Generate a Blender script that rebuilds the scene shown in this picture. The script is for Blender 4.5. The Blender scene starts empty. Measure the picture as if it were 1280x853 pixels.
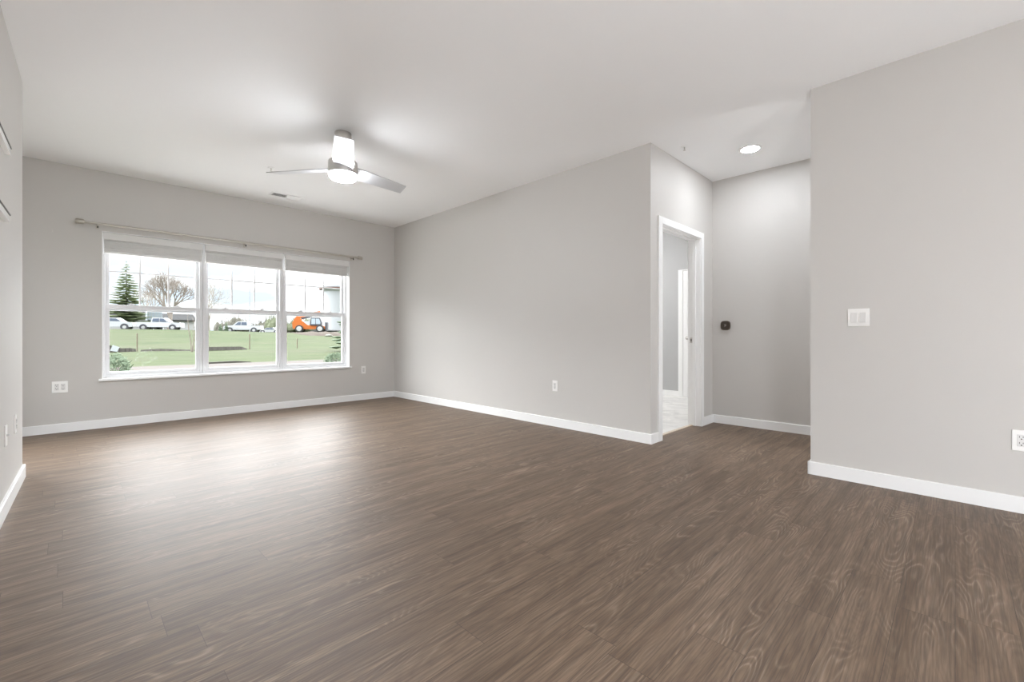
import bpy, bmesh, math, random
from mathutils import Vector, Matrix
R = math.radians
random.seed(7)
SC = bpy.context.scene
COL = SC.collection

# ------------------------------------------------------------------ camera
CAM_H = 0.985
CEIL = 2.745
cd = bpy.data.cameras.new('camera'); cam = bpy.data.objects.new('camera', cd); COL.objects.link(cam)
cam.location = (0, 0, CAM_H); cam.rotation_euler = (R(90), 0, R(-45))
cd.sensor_width = 36; cd.lens = 554/1280*36; cd.shift_y = -6.5/1280
cd.clip_start = 0.02; cd.clip_end = 1000
SC.camera = cam
SC.view_settings.view_transform = 'Standard'; SC.view_settings.look = 'None'
SC.view_settings.exposure = 0.13; SC.view_settings.gamma = 1; SC.view_settings.use_curve_mapping = False
SC.cycles.use_denoising = True
SC.cycles.max_bounces = 12; SC.cycles.diffuse_bounces = 8; SC.cycles.transparent_max_bounces = 16
SC.cycles.sample_clamp_indirect = 6
SC.cycles.caustics_reflective = False; SC.cycles.caustics_refractive = False

# ------------------------------------------------------------------ light levels
SKY_FRONT = 26.0      # sky above the window view, brightened to light the room
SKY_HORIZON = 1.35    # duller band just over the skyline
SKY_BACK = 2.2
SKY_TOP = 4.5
FILL_GLOBE = 51.0        # unseen globes added to fill the room with light
FAN_LIGHT = 190.0
DOWN_LIGHT = 180.0
BED_FILL = 190.0

# ------------------------------------------------------------------ node helpers
def new_mat(name):
    m = bpy.data.materials.new(name); m.use_nodes = True
    nt = m.node_tree; b = nt.nodes['Principled BSDF']
    return m, nt, b
def nn(nt, t, **kw):
    n = nt.nodes.new(t)
    for k, v in kw.items(): setattr(n, k, v)
    return n
def mth(nt, op, a, b=None, c=None):
    n = nt.nodes.new('ShaderNodeMath'); n.operation = op
    for i, v in enumerate((a, b, c)):
        if v is None: continue
        if isinstance(v, (int, float)): n.inputs[i].default_value = v
        else: nt.links.new(v, n.inputs[i])
    return n.outputs[0]
def mixc(nt, f, a, b, blend='MIX'):
    n = nt.nodes.new('ShaderNodeMix'); n.data_type = 'RGBA'; n.blend_type = blend
    for i, v in ((0, f), (6, a), (7, b)):
        if isinstance(v, (int, float)): n.inputs[i].default_value = v
        elif isinstance(v, tuple): n.inputs[i].default_value = (*v[:3], 1)
        else: nt.links.new(v, n.inputs[i])
    return n.outputs[2]
def comb(nt, x, y, z):
    n = nt.nodes.new('ShaderNodeCombineXYZ')
    for i, v in enumerate((x, y, z)):
        if isinstance(v, (int, float)): n.inputs[i].default_value = v
        else: nt.links.new(v, n.inputs[i])
    return n.outputs[0]
def noise(nt, vec, scale, detail=4, rough=.5, dist=0):
    n = nt.nodes.new('ShaderNodeTexNoise'); n.inputs['Scale'].default_value = scale
    n.inputs['Detail'].default_value = detail; n.inputs['Roughness'].default_value = rough
    n.inputs['Distortion'].default_value = dist
    if vec is not None: nt.links.new(vec, n.inputs['Vector'])
    return n.outputs['Fac']
def ramp(nt, f, stops):
    n = nt.nodes.new('ShaderNodeValToRGB'); e = n.color_ramp.elements
    while len(e) < len(stops): e.new(.5)
    for i, (p, c) in enumerate(stops):
        e[i].position = p; e[i].color = (*c, 1) if isinstance(c, tuple) else (c, c, c, 1)
    nt.links.new(f, n.inputs[0]); return n.outputs[0]
def bump(nt, b, h, strength=.1, dist=.01):
    n = nt.nodes.new('ShaderNodeBump'); n.inputs['Strength'].default_value = strength
    n.inputs['Distance'].default_value = dist
    nt.links.new(h, n.inputs['Height']); nt.links.new(n.outputs[0], b.inputs['Normal'])
def objco(nt): return nt.nodes.new('ShaderNodeTexCoord').outputs['Object']

def paint(name, col, rough=.6, nscale=120, nstr=.06, var=.03, spec=.5):
    m, nt, b = new_mat(name); co = objco(nt)
    f = noise(nt, co, 1.3, 3)
    c2 = tuple(max(0, x*(1-var)) for x in col)
    nt.links.new(mixc(nt, f, col, c2), b.inputs['Base Color'])
    b.inputs['Roughness'].default_value = rough; b.inputs['Specular IOR Level'].default_value = spec
    if nstr: bump(nt, b, noise(nt, co, nscale, 3), nstr, .002)
    return m
def plain(name, col, rough=.5, metal=0, spec=.5, var=.04, nscale=8):
    m, nt, b = new_mat(name); co = objco(nt)
    f = noise(nt, co, nscale, 4)
    nt.links.new(mixc(nt, f, tuple(x*(1+var) for x in col), tuple(x*(1-var) for x in col)), b.inputs['Base Color'])
    b.inputs['Roughness'].default_value = rough; b.inputs['Metallic'].default_value = metal
    b.inputs['Specular IOR Level'].default_value = spec
    return m
def emit(name, col, s):
    m = bpy.data.materials.new(name); m.use_nodes = True; nt = m.node_tree; nt.nodes.clear()
    o = nn(nt, 'ShaderNodeOutputMaterial'); e = nn(nt, 'ShaderNodeEmission')
    e.inputs[0].default_value = (*col, 1); e.inputs[1].default_value = s
    nt.links.new(e.outputs[0], o.inputs[0]); return m

# ------------------------------------------------------------------ world: bright broken cloud
w = bpy.data.worlds.new('sky'); SC.world = w; w.use_nodes = True; nt = w.node_tree; nt.nodes.clear()
wo = nn(nt, 'ShaderNodeOutputWorld'); bg = nn(nt, 'ShaderNodeBackground')
tc = nn(nt, 'ShaderNodeTexCoord'); sep = nn(nt, 'ShaderNodeSeparateXYZ'); nt.links.new(tc.outputs['Generated'], sep.inputs[0])
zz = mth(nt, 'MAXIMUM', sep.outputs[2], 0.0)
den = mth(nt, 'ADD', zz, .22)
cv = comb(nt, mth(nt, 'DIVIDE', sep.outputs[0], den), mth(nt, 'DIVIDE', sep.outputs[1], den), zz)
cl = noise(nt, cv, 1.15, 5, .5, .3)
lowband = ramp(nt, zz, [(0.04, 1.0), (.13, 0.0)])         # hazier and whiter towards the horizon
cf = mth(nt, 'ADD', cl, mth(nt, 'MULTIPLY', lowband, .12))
upw = ramp(nt, zz, [(.15, 0.0), (.24, 1.0)])      # cloud closed above the view to add light indoors
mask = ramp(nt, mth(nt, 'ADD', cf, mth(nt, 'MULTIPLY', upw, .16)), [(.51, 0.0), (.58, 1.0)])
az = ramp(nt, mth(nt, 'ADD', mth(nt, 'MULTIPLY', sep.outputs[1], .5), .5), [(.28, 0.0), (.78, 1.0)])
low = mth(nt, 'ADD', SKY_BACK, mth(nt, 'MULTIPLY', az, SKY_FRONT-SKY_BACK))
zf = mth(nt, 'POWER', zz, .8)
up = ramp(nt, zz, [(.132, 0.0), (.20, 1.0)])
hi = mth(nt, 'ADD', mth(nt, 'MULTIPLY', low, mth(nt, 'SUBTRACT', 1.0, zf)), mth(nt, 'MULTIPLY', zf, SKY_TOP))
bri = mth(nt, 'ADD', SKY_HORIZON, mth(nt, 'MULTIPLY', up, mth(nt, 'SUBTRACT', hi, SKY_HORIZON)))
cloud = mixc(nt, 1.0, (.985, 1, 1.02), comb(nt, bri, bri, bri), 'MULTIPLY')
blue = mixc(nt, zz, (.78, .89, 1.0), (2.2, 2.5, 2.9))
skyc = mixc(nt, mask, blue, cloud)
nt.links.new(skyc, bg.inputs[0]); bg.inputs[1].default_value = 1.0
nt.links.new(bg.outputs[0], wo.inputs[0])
w.cycles.sampling_method = 'AUTOMATIC'

# ------------------------------------------------------------------ materials
WALL = paint('wall_paint_greige', (.575, .555, .530), .55)
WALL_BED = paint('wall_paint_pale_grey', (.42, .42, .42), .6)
CEILM = paint('ceiling_paint_white', (.90, .90, .90), .8, 60, .1, .02)
TRIM = paint('trim_paint_white', (.87, .87, .865), .3, 30, .02, .02)
VINYL = plain('window_vinyl_white', (.68, .68, .69), .35)
PLAST = plain('white_plastic', (.86, .85, .83), .3)
PLAST2 = plain('white_plastic_inner', (.70, .69, .675), .35)
SLOT = plain('dark_slot', (.08, .075, .07), .6)
NICKEL = plain('brushed_nickel', (.62, .60, .57), .32, 1.0, nscale=60)
NICKEL_D = plain('dark_bronze_screw', (.06, .055, .045), .4, .6)
BLADE = plain('silver_blade', (.62, .62, .63), .28, .55)
BLIND = plain('blind_slat', (.70, .69, .675), .45)
SATIN = plain('satin_rod_nickel', (.50, .47, .42), .38, .7)
STONE = plain('pale_stone', (.2, .2, .17), .9, nscale=3)
THERM = plain('dark_glass_face', (.035, .025, .018), .15)
THERM_R = plain('bronze_ring', (.10, .075, .055), .35, .6)
THERM_L = plain('display_text', (.55, .5, .45), .5)
LENS_FAN = emit('fan_lamp_glow', (.955, 1, 1.055), FAN_LIGHT)
LENS_DOWN = emit('downlight_glow', (.955, 1, 1.055), DOWN_LIGHT)
LENS_FILL_GLOBE = emit('fill_globe_glow', (.955, 1, 1.055), FILL_GLOBE)
LENS_BED_FILL = emit('bedroom_fill_glow', (1, 1, 1), BED_FILL)
CHROME = plain('chrome', (.8, .8, .8), .12, 1.0)

# window glass: thin clear pane with Fresnel gloss
def glass_mat():
    m = bpy.data.materials.new('window_glass'); m.use_nodes = True; nt = m.node_tree; nt.nodes.clear()
    o = nn(nt, 'ShaderNodeOutputMaterial'); t = nn(nt, 'ShaderNodeBsdfTransparent'); g = nn(nt, 'ShaderNodeBsdfGlossy')
    t.inputs[0].default_value = (.97, .98, .98, 1); g.inputs['Roughness'].default_value = .02
    fr = nn(nt, 'ShaderNodeFresnel'); fr.inputs[0].default_value = 1.45
    mx = nn(nt, 'ShaderNodeMixShader'); nt.links.new(mth(nt, 'MULTIPLY', fr.outputs[0], .015), mx.inputs[0])
    nt.links.new(t.outputs[0], mx.inputs[1]); nt.links.new(g.outputs[0], mx.inputs[2]); nt.links.new(mx.outputs[0], o.inputs[0])
    return m
GLASS = glass_mat()

# wood-look plank floor, boards along X
def plank_mat():
    m, nt, b = new_mat('plank_floor_brown_oak'); co = objco(nt)
    s = nn(nt, 'ShaderNodeSeparateXYZ'); nt.links.new(co, s.inputs[0]); X, Y = s.outputs[0], s.outputs[1]
    W, L = .152, 1.22
    v = mth(nt, 'DIVIDE', Y, W); row = mth(nt, 'FLOOR', v); fv = mth(nt, 'SUBTRACT', v, row)
    wn = nn(nt, 'ShaderNodeTexWhiteNoise', noise_dimensions='1D'); nt.links.new(row, wn.inputs['W'])
    u = mth(nt, 'ADD', mth(nt, 'DIVIDE', X, L), mth(nt, 'MULTIPLY', wn.outputs['Value'], 7.3))
    colm = mth(nt, 'FLOOR', u); fu = mth(nt, 'SUBTRACT', u, colm)
    wid = nn(nt, 'ShaderNodeTexWhiteNoise', noise_dimensions='2D')
    nt.links.new(comb(nt, row, colm, 0), wid.inputs['Vector']); idv = wid.outputs['Value']
    so = mth(nt, 'MULTIPLY', idv, 37.0)
    gx = mth(nt, 'ADD', X, so); gy = mth(nt, 'ADD', Y, so)
    # cathedral figure: contour lines of a stretched noise
    big = noise(nt, comb(nt, mth(nt, 'MULTIPLY', gx, 1.15), mth(nt, 'MULTIPLY', gy, 6.5), so), 1.0, 2.0, .40, .30)
    rings = mth(nt, 'MULTIPLY', big, 27.0)
    saw = mth(nt, 'FRACT', rings)
    sin = mth(nt, 'ADD', mth(nt, 'MULTIPLY', mth(nt, 'SINE', mth(nt, 'MULTIPLY', rings, 6.2832)), .5), .5)
    line = mth(nt, 'POWER', sin, 5.0)
    dark = mth(nt, 'POWER', mth(nt, 'SUBTRACT', 1.0, sin), 4.0)
    fine = noise(nt, comb(nt, mth(nt, 'MULTIPLY', gx, 5.0), mth(nt, 'MULTIPLY', gy, 170.0), so), 1.0, 3, .6)
    mid = noise(nt, comb(nt, mth(nt, 'MULTIPLY', gx, 1.4), mth(nt, 'MULTIPLY', gy, 20.0), so), 1.0, 4, .6, .3)
    patch = noise(nt, comb(nt, mth(nt, 'MULTIPLY', gx, 2.2), mth(nt, 'MULTIPLY', gy, 7.0), so), 1.0, 3, .5)
    lm = mth(nt, 'MULTIPLY', line, ramp(nt, patch, [(.48, .06), (.68, 1.0)]))
    base = mixc(nt, ramp(nt, mid, [(.28, 0.0), (.72, 1.0)]), (.125, .082, .053), (.265, .188, .132))
    base = mixc(nt, mth(nt, 'MULTIPLY', lm, .50), base, (.41, .325, .25))
    base = mixc(nt, mth(nt, 'MULTIPLY', dark, .16), base, (.075, .052, .037))
    base = mixc(nt, ramp(nt, fine, [(.38, .55), (.60, 0.0)]), base, (.062, .043, .031))
    tone = mth(nt, 'ADD', .93, mth(nt, 'MULTIPLY', idv, .13))
    base = mixc(nt, 1.0, base, comb(nt, tone, tone, tone), 'MULTIPLY')
    # narrow seams
    ev = mth(nt, 'MULTIPLY', mth(nt, 'MINIMUM', fv, mth(nt, 'SUBTRACT', 1.0, fv)), W)
    eu = mth(nt, 'MULTIPLY', mth(nt, 'MINIMUM', fu, mth(nt, 'SUBTRACT', 1.0, fu)), L)
    e = mth(nt, 'MINIMUM', ev, eu)
    seam = mth(nt, 'LESS_THAN', e, .0009)
    base = mixc(nt, mth(nt, 'MULTIPLY', seam, .6), base, (.035, .024, .017))
    nt.links.new(base, b.inputs['Base Color'])
    nt.links.new(mth(nt, 'ADD', .44, mth(nt, 'MULTIPLY', fine, .14)), b.inputs['Roughness'])
    b.inputs['Specular IOR Level'].default_value = .34
    h = mth(nt, 'SUBTRACT', mth(nt, 'ADD', mth(nt, 'MULTIPLY', fine, .6), mth(nt, 'MULTIPLY', mid, .6)), mth(nt, 'MULTIPLY', seam, 1.5))
    bump(nt, b, h, .25, .0012)
    return m
PLANK = plank_mat()

def pale_floor_mat():
    m, nt, b = new_mat('pale_marbled_floor'); co = objco(nt)
    f = noise(nt, co, 3.0, 5, .6, 1.5)
    nt.links.new(ramp(nt, f, [(.35, (.62, .615, .60)), (.6, (.80, .79, .77))]), b.inputs['Base Color'])
    b.inputs['Roughness'].default_value = .5
    return m
PALEFLOOR = pale_floor_mat()

def grass_mat():
    m, nt, b = new_mat('lawn_grass'); co = objco(nt)
    s = nn(nt, 'ShaderNodeSeparateXYZ'); nt.links.new(co, s.inputs[0])
    st = comb(nt, mth(nt, 'MULTIPLY', s.outputs[0], .35), s.outputs[1], s.outputs[2])
    f = noise(nt, st, .8, 6, .65); g = noise(nt, st, .16, 4, .6)
    c = ramp(nt, f, [(.32, (.034, .050, .019)), (.5, (.051, .067, .026)), (.7, (.068, .078, .037))])
    c = mixc(nt, ramp(nt, g, [(.45, 0.0), (.7, .7)]), c, (.070, .070, .042))
    nt.links.new(c, b.inputs['Base Color']); b.inputs['Roughness'].default_value = .95
    b.inputs['Specular IOR Level'].default_value = .1
    bump(nt, b, noise(nt, co, 6, 5, .7), .6, .08)
    return m
GRASS = grass_mat()
_p = plain
def plain_matt(*a, **k):
    k.setdefault('spec', .08); return _p(*a, **k)
CONC = plain_matt('concrete_pale', (.095, .083, .075), .9, nscale=2)
BOUNCE_BED = plain_matt('pale_bounce_bed', (.72, .71, .69), .95, var=.15, nscale=40)
DIRT = plain_matt('brown_dirt', (.075, .060, .048), .95, var=.25, nscale=1.2)
SILT = plain_matt('silt_fence_fabric', (.085, .08, .07), .85, var=.2, nscale=3)
STAKE = plain_matt('weathered_stake', (.20, .17, .13), .9)
NEEDLE = plain_matt('spruce_needles', (.24, .275, .175), .9, var=.3, nscale=2)
SHRUB = plain_matt('juniper_leaves', (.17, .215, .15), .9, var=.3, nscale=6)
BARK = plain_matt('grey_brown_bark', (.27, .235, .205), .95, var=.15, nscale=3)
BARK2 = plain_matt('pale_twig_bark', (.40, .37, .34), .95, var=.15, nscale=3)
TREEFAR = plain_matt('hazy_woods', (.16, .155, .13), 1, var=.2, nscale=.3)
TREEFAR2 = plain_matt('hazy_green_woods', (.17, .185, .125), 1, var=.2, nscale=.3)
CARW = plain_matt('white_car_paint', (.50, .51, .53), .3)
CARG = plain_matt('tinted_car_glass', (.10, .12, .16), .12)
TYRE = plain_matt('tyre_rubber', (.06, .06, .06), .8)
RIM = plain_matt('wheel_rim', (.5, .5, .5), .4, .3)
ORANGE = plain_matt('orange_machine_paint', (.50, .15, .045), .4)
ORANGE_D = plain_matt('dark_machine_steel', (.09, .09, .10), .5)
SIDING = plain_matt('pale_house_siding', (.42, .44, .47), .8)
SIDING2 = plain_matt('white_house_siding', (.5, .5, .5), .8)
ROOFM = plain_matt('grey_shingle_roof', (.05, .05, .05), .9, nscale=4)
DOORD = plain_matt('grey_garage_door', (.20, .21, .22), .7)  # grey of the garage door and the shed walls
BLUEW = plain_matt('pale_blue_panel', (.40, .46, .52), .5)
TOWERM = plain_matt('water_tower_paint', (.40, .41, .43), .6)
TOWERD = plain_matt('water_tower_band', (.16, .10, .09), .7)
POLE = plain_matt('galvanised_pole', (.32, .33, .34), .6)
PAPER = plain_matt('white_notice', (.5, .53, .56), .7)

# ------------------------------------------------------------------ mesh builder
class MB:
    def __init__(s): s.bm = bmesh.new()
    def box(s, x0, x1, y0, y1, z0, z1, bev=0, rot=None, piv=None):
        r = bmesh.ops.create_cube(s.bm, size=1)
        vs = r['verts']
        for v in vs:
            v.co = Vector(((x0+x1)/2+v.co.x*(x1-x0), (y0+y1)/2+v.co.y*(y1-y0), (z0+z1)/2+v.co.z*(z1-z0)))
        if bev:
            es = {e for v in vs for e in v.link_edges}
            rb = bmesh.ops.bevel(s.bm, geom=list(es), offset=bev, segments=2, affect='EDGES', profile=.6)
            vs = list({v for f in rb['faces'] for v in f.verts} | {v for v in vs if v.is_valid})
        if rot is not None:
            p = Vector(piv)
            for v in vs: v.co = rot @ (v.co-p)+p
        return s
    def ring_loft(s, rings, cap0=True, cap1=True, closed=False):
        vr = [[s.bm.verts.new(p) for p in r] for r in rings]
        n = len(rings[0])
        for a, b in zip(vr[:-1], vr[1:]):
            for i in range(n):
                s.bm.faces.new((a[i], a[(i+1) % n], b[(i+1) % n], b[i]))
        if cap0: s.bm.faces.new(list(reversed(vr[0])))
        if cap1: s.bm.faces.new(vr[-1])
        return s
    def tube(s, p0, p1, r0, r1=None, n=12):
        r1 = r0 if r1 is None else r1
        p0, p1 = Vector(p0), Vector(p1); d = (p1-p0).normalized()
        a = Vector((0, 0, 1)) if abs(d.z) < .9 else Vector((1, 0, 0))
        u = d.cross(a).normalized(); v = d.cross(u)
        ring = lambda p, r: [p+u*math.cos(2*math.pi*i/n)*r+v*math.sin(2*math.pi*i/n)*r for i in range(n)]
        return s.ring_loft([ring(p0, r0), ring(p1, r1)])
    def lathe(s, prof, c=(0, 0, 0), n=40, axis='Z'):
        rings = []
        for r, h in prof:
            rr = []
            for i in range(n):
                a = 2*math.pi*i/n; x, y = math.cos(a)*max(r, 1e-4), math.sin(a)*max(r, 1e-4)
                p = {'Z': (x, y, h), 'X': (h, x, y), 'Y': (y, h, x)}[axis]
                rr.append(Vector(p)+Vector(c))
            rings.append(rr)
        return s.ring_loft(rings)
    def prism(s, pts, y0, y1, plane='XZ'):
        """outline given in a plane, extruded along the third axis"""
        def P(a, b, t): return {'XZ': (a, t, b), 'YZ': (t, a, b), 'XY': (a, b, t)}[plane]
        return s.ring_loft([[Vector(P(a, b, y0)) for a, b in pts], [Vector(P(a, b, y1)) for a, b in pts]])
    def build(s, name, mat, parent=None, origin=(0, 0, 0), smooth=None):
        bmesh.ops.recalc_face_normals(s.bm, faces=s.bm.faces)
        o = Vector(origin)
        if o.length:
            for v in s.bm.verts: v.co -= o
        me = bpy.data.meshes.new(name); s.bm.to_mesh(me); s.bm.free()
        me.materials.append(mat)
        if smooth is not None:
            me.polygons.foreach_set('use_smooth', [True]*len(me.polygons))
            try: me.set_sharp_from_angle(angle=R(smooth))
            except Exception: pass
        ob = bpy.data.objects.new(name, me); COL.objects.link(ob)
        if parent is not None: ob.parent = parent
        return ob
def tag(o, label=None, cat=None, group=None, kind=None):
    if label: o['label'] = label
    if cat: o['category'] = cat
    if group: o['group'] = group
    if kind: o['kind'] = kind
    return o
def thing(name, loc, label, cat, group=None, rz=0):
    o = bpy.data.objects.new(name, None); COL.objects.link(o); o.location = loc; o.rotation_euler = (0, 0, rz)
    o.empty_display_size = .1
    return tag(o, label, cat, group)
def copy_tree(o, parent=None):
    c = o.copy(); COL.objects.link(c)
    if parent is not None: c.parent = parent
    for ch in [x for x in o.children]: copy_tree(ch, c)
    return c
def struct(name, mb, mat, smooth=None, label=None):
    o = mb.build(name, mat, smooth=smooth); tag(o, label, None, None, 'structure'); return o

# ------------------------------------------------------------------ room plan (metres)
XE = 3.745            # long right-hand wall plane
YN = 6.45             # window wall plane
YA0, YA1 = .73, 1.96  # alcove opening
XA = 5.20             # alcove back
XW = -.49             # left wall beyond the jog
YJ = 4.58             # jog corner
YS = -4.2             # wall behind the camera
def xl(y): return -.228-.0299*(YJ-y)   # near left wall line
T = .12
WX0, WX1, WZ0, WZ1 = .251, 2.991, .525, 2.108
DX0, DX1, DZ = 3.95, 4.85, 2.035
BH, BT = .09, .015

struct('floor', MB().prism([(xl(YS)-.3, YS-.1), (XA+.1, YS-.1), (XA+.1, YA1+T/2+.05), (XE+.05, YA1+T/2+.05), (XE+.05, YN+.1), (XW-.1, YN+.1), (XW-.1, YJ), (xl(YS)-.3, YJ-.05)], -.1, 0, 'XY'), PLANK, label='brown wood-look plank floor')
struct('ceiling', MB().box(-1.2, 8.2, YS-.2, YN+.24, CEIL, CEIL+.15), CEILM, label='flat white ceiling')
# window wall with its opening
m = MB()
m.box(XW-T, WX0, YN, YN+.2, -.1, CEIL).box(WX1, 8.2, YN, YN+.2, -.1, CEIL)
m.box(WX0, WX1, YN, YN+.2, -.1, WZ0-.012).box(WX0, WX1, YN, YN+.2, WZ1, CEIL)
struct('wall_north', m, WALL, label='greige wall that holds the window')
struct('wall_east', MB().box(XE, XE+T, YA1+T, YN, -.1, CEIL), WALL, label='long greige wall right of the window')
m = MB(); m.box(XE, DX0-.02, YA1, YA1+T, -.1, CEIL); m.box(DX1+.02, XA+T, YA1, YA1+T, -.1, CEIL); m.box(DX0-.02, DX1+.02, YA1, YA1+T, DZ+.02, CEIL)
struct('wall_alcove_north', m, WALL, label='alcove side wall with the doorway')
struct('wall_alcove_east', MB().box(XA, XA+T, YS, YA1, -.1, CEIL), WALL, label='alcove back wall with the thermostat')
struct('wall_hall_south', MB().box(XE+T, XA+T, YS-T, YS, -.1, CEIL), WALL)
struct('wall_southeast', MB().box(XE, XE+T, YS, YA0, -.1, CEIL), WALL, label='greige wall nearest the camera on the right')
struct('wall_south', MB().box(-1.0, XE+T, YS-T, YS, -.1, CEIL), WALL)
m = MB(); m.prism([(xl(YS), YS), (xl(YJ), YJ), (XW-T-.05, YJ), (XW-T-.45, YS)], -.1, CEIL, 'XY')
struct('wall_west', m, WALL, label='greige wall at the left edge')
PY0, PY1, PZ = YJ+.14, YN-.50, 2.10
struct('wall_northwest', MB().box(XW-T, XW, YJ, PY0, -.1, CEIL).box(XW-T, XW, PY1, YN, -.1, CEIL).box(XW-T, XW, PY0, PY1, PZ, CEIL).box(XW-T, XW, PY0, PY1, -.1, 0), WALL)
pd = tag(bpy.data.objects.new('door_2', None), 'white sliding glass door on the short left wall, hidden by the jog', None, None, 'structure'); COL.objects.link(pd); pd.location = (XW-T/2, (PY0+PY1)/2, 0)
m = MB(); xa_, xb_ = XW-T+.01, XW-.01
m.box(xa_, xb_, PY0, PY0+.05, 0, PZ, .003).box(xa_, xb_, PY1-.05, PY1, 0, PZ, .003).box(xa_, xb_, PY0+.05, PY1-.05, PZ-.05, PZ, .003).box(xa_, xb_, PY0+.05, PY1-.05, 0, .03, .003)
m.build('door_frame', VINYL, pd, pd.location)
ym = (PY0+PY1)/2
for k, (a, b) in enumerate(((PY0+.05, ym+.03), (ym-.03, PY1-.05))):
    xx = XW-.045-.035*k
    m = MB(); m.box(xx-.015, xx+.015, a, a+.06, .03, PZ-.05, .003).box(xx-.015, xx+.015, b-.06, b, .03, PZ-.05, .003).box(xx-.015, xx+.015, a+.06, b-.06, PZ-.12, PZ-.05, .003).box(xx-.015, xx+.015, a+.06, b-.06, .03, .13, .003)
    sp_ = m.build('sliding_panel', VINYL, pd, pd.location)
    MB().box(xx-.003, xx+.003, a+.055, b-.055, .12, PZ-.115).build('pane', GLASS, sp_, pd.location)

# bedroom beyond the doorway
BX1, BY1 = 7.02, 5.6
struct('floor_bedroom', MB().box(XE+T, BX1+T, YA1+T/2+.052, BY1, -.1, .004), PALEFLOOR, label='pale marbled floor beyond the doorway')
struct('trim_threshold', MB().box(DX0, DX1, YA1+T/2+.02, YA1+T/2+.055, 0, .006), plain('threshold_beige', (.62, .52, .42), .4), label='beige strip across the doorway')
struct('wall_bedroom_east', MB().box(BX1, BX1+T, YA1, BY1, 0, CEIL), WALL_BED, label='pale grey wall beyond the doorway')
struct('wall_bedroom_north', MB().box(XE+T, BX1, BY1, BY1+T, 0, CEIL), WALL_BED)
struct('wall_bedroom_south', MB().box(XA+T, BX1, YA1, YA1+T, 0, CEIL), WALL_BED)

# baseboards
def base_run(name, pts, inner, label=None, h=BH):
    """pts: wall line from p0 to p1; board grows towards inner (unit normal)"""
    p0, p1 = Vector(pts[0]), Vector(pts[1]); n = Vector(inner)
    prof = [(0, 0), (BT, 0), (BT, h-.004), (BT-.004, h), (0, h)]
    rings = [[Vector((p.x+n.x*a, p.y+n.y*a, b)) for a, b in prof] for p in (p0, p1)]
    return struct(name, MB().ring_loft(rings), TRIM, label=label)
base_run('baseboard_north', ((XW, YN), (XE, YN)), (0, -1), 'white baseboard under the window')
base_run('baseboard_east', ((XE, YN-BT), (XE, YA1-BT)), (-1, 0), 'white baseboard along the long right wall')
base_run('baseboard_alcove_north', ((XE, YA1), (DX0-.075, YA1)), (0, -1))
base_run('baseboard_alcove_corner', ((DX1+.066, YA1), (XA-BT, YA1)), (0, -1))
base_run('baseboard_alcove_east', ((XA, YA1), (XA, YS)), (-1, 0), 'white baseboard under the thermostat')
base_run('baseboard_alcove_south', ((XE-BT, YA0), (XE+T+BT, YA0)), (0, 1))
base_run('baseboard_southeast', ((XE, YA0+BT), (XE, YS)), (-1, 0), 'white baseboard of the nearest right wall')
base_run('baseboard_south', ((xl(YS), YS), (XE-BT, YS)), (0, 1))
base_run('baseboard_west', ((xl(YS), YS), (xl(YJ+BT), YJ+BT)), (1, 0), 'white baseboard at the left edge')
base_run('baseboard_jog', ((XW, YJ), (xl(YJ), YJ)), (0, 1))
base_run('baseboard_bedroom', ((BX1, 3.176), (BX1, BY1)), (-1, 0), h=.085)

# doorway casing and jambs
m = MB()
for y0, y1 in ((YA1-.018, YA1), (YA1+T, YA1+T+.018)):
    m.box(DX0-.075, DX0-.005, y0, y1, 0, DZ+.07, .003); m.box(DX1+.005, DX1+.066, y0, y1, 0, DZ+.07, .003); m.box(DX0-.005, DX1+.005, y0, y1, DZ+.005, DZ+.07, .003)
struct('trim_doorway', m, TRIM, label='white casing around the open doorway')
m = MB()
m.box(DX0-.02, DX0, YA1, YA1+T, 0, DZ+.02).box(DX1, DX1+.02, YA1, YA1+T, 0, DZ+.02).box(DX0, DX1, YA1, YA1+T, DZ, DZ+.02)
m.box(DX0, DX0+.011, YA1+.045, YA1+.08, 0, DZ, .002).box(DX1-.011, DX1, YA1+.045, YA1+.08, 0, DZ, .002).box(DX0, DX1, YA1+.045, YA1+.08, DZ-.011, DZ, .002)
jam = struct('trim_door_jamb', m, TRIM, label='white door jamb with stop')
sp = MB().box(DX1-.0015, DX1, YA1+.085, YA1+.112, .905, .965, .0006).build('strike_plate', NICKEL, jam); sp['label'] = 'small nickel strike plate'
MB().box(DX1-.0022, DX1-.0014, YA1+.091, YA1+.103, .922, .950).build('strike_hole', SLOT, sp)

# far bedroom door leaf, closed in its wall
dr = tag(bpy.data.objects.new('door_1', None), 'white door with a lever handle seen through the doorway', None, None, 'structure'); COL.objects.link(dr); dr.location = (BX1-.02, 2.75, 0)
og = dr.location
m = MB(); m.box(BX1-.035, BX1, 3.10, 3.175, 0, 2.05, .002).box(BX1-.035, BX1, 2.26, 2.33, 0, 2.05, .002).box(BX1-.035, BX1, 2.33, 3.10, 2.031, 2.05, .002)
m.build('door_casing', TRIM, dr, og)
m = MB(); m.box(BX1-.03, BX1-.002, 2.335, 3.098, .01, 2.028, .002)
lf = m.build('door_leaf', TRIM, dr, og)
m = MB(); m.lathe([(0, 0), (.027, 0), (.027, -.008), (.012, -.012), (.012, -.05), (0, -.05)], (BX1-.03, 3.03, .95), 20, 'X')
m.tube((BX1-.075, 3.035, .95), (BX1-.075, 2.92, .95), .009, .008)
m.build('door_handle', NICKEL, lf, og, 40)

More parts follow.
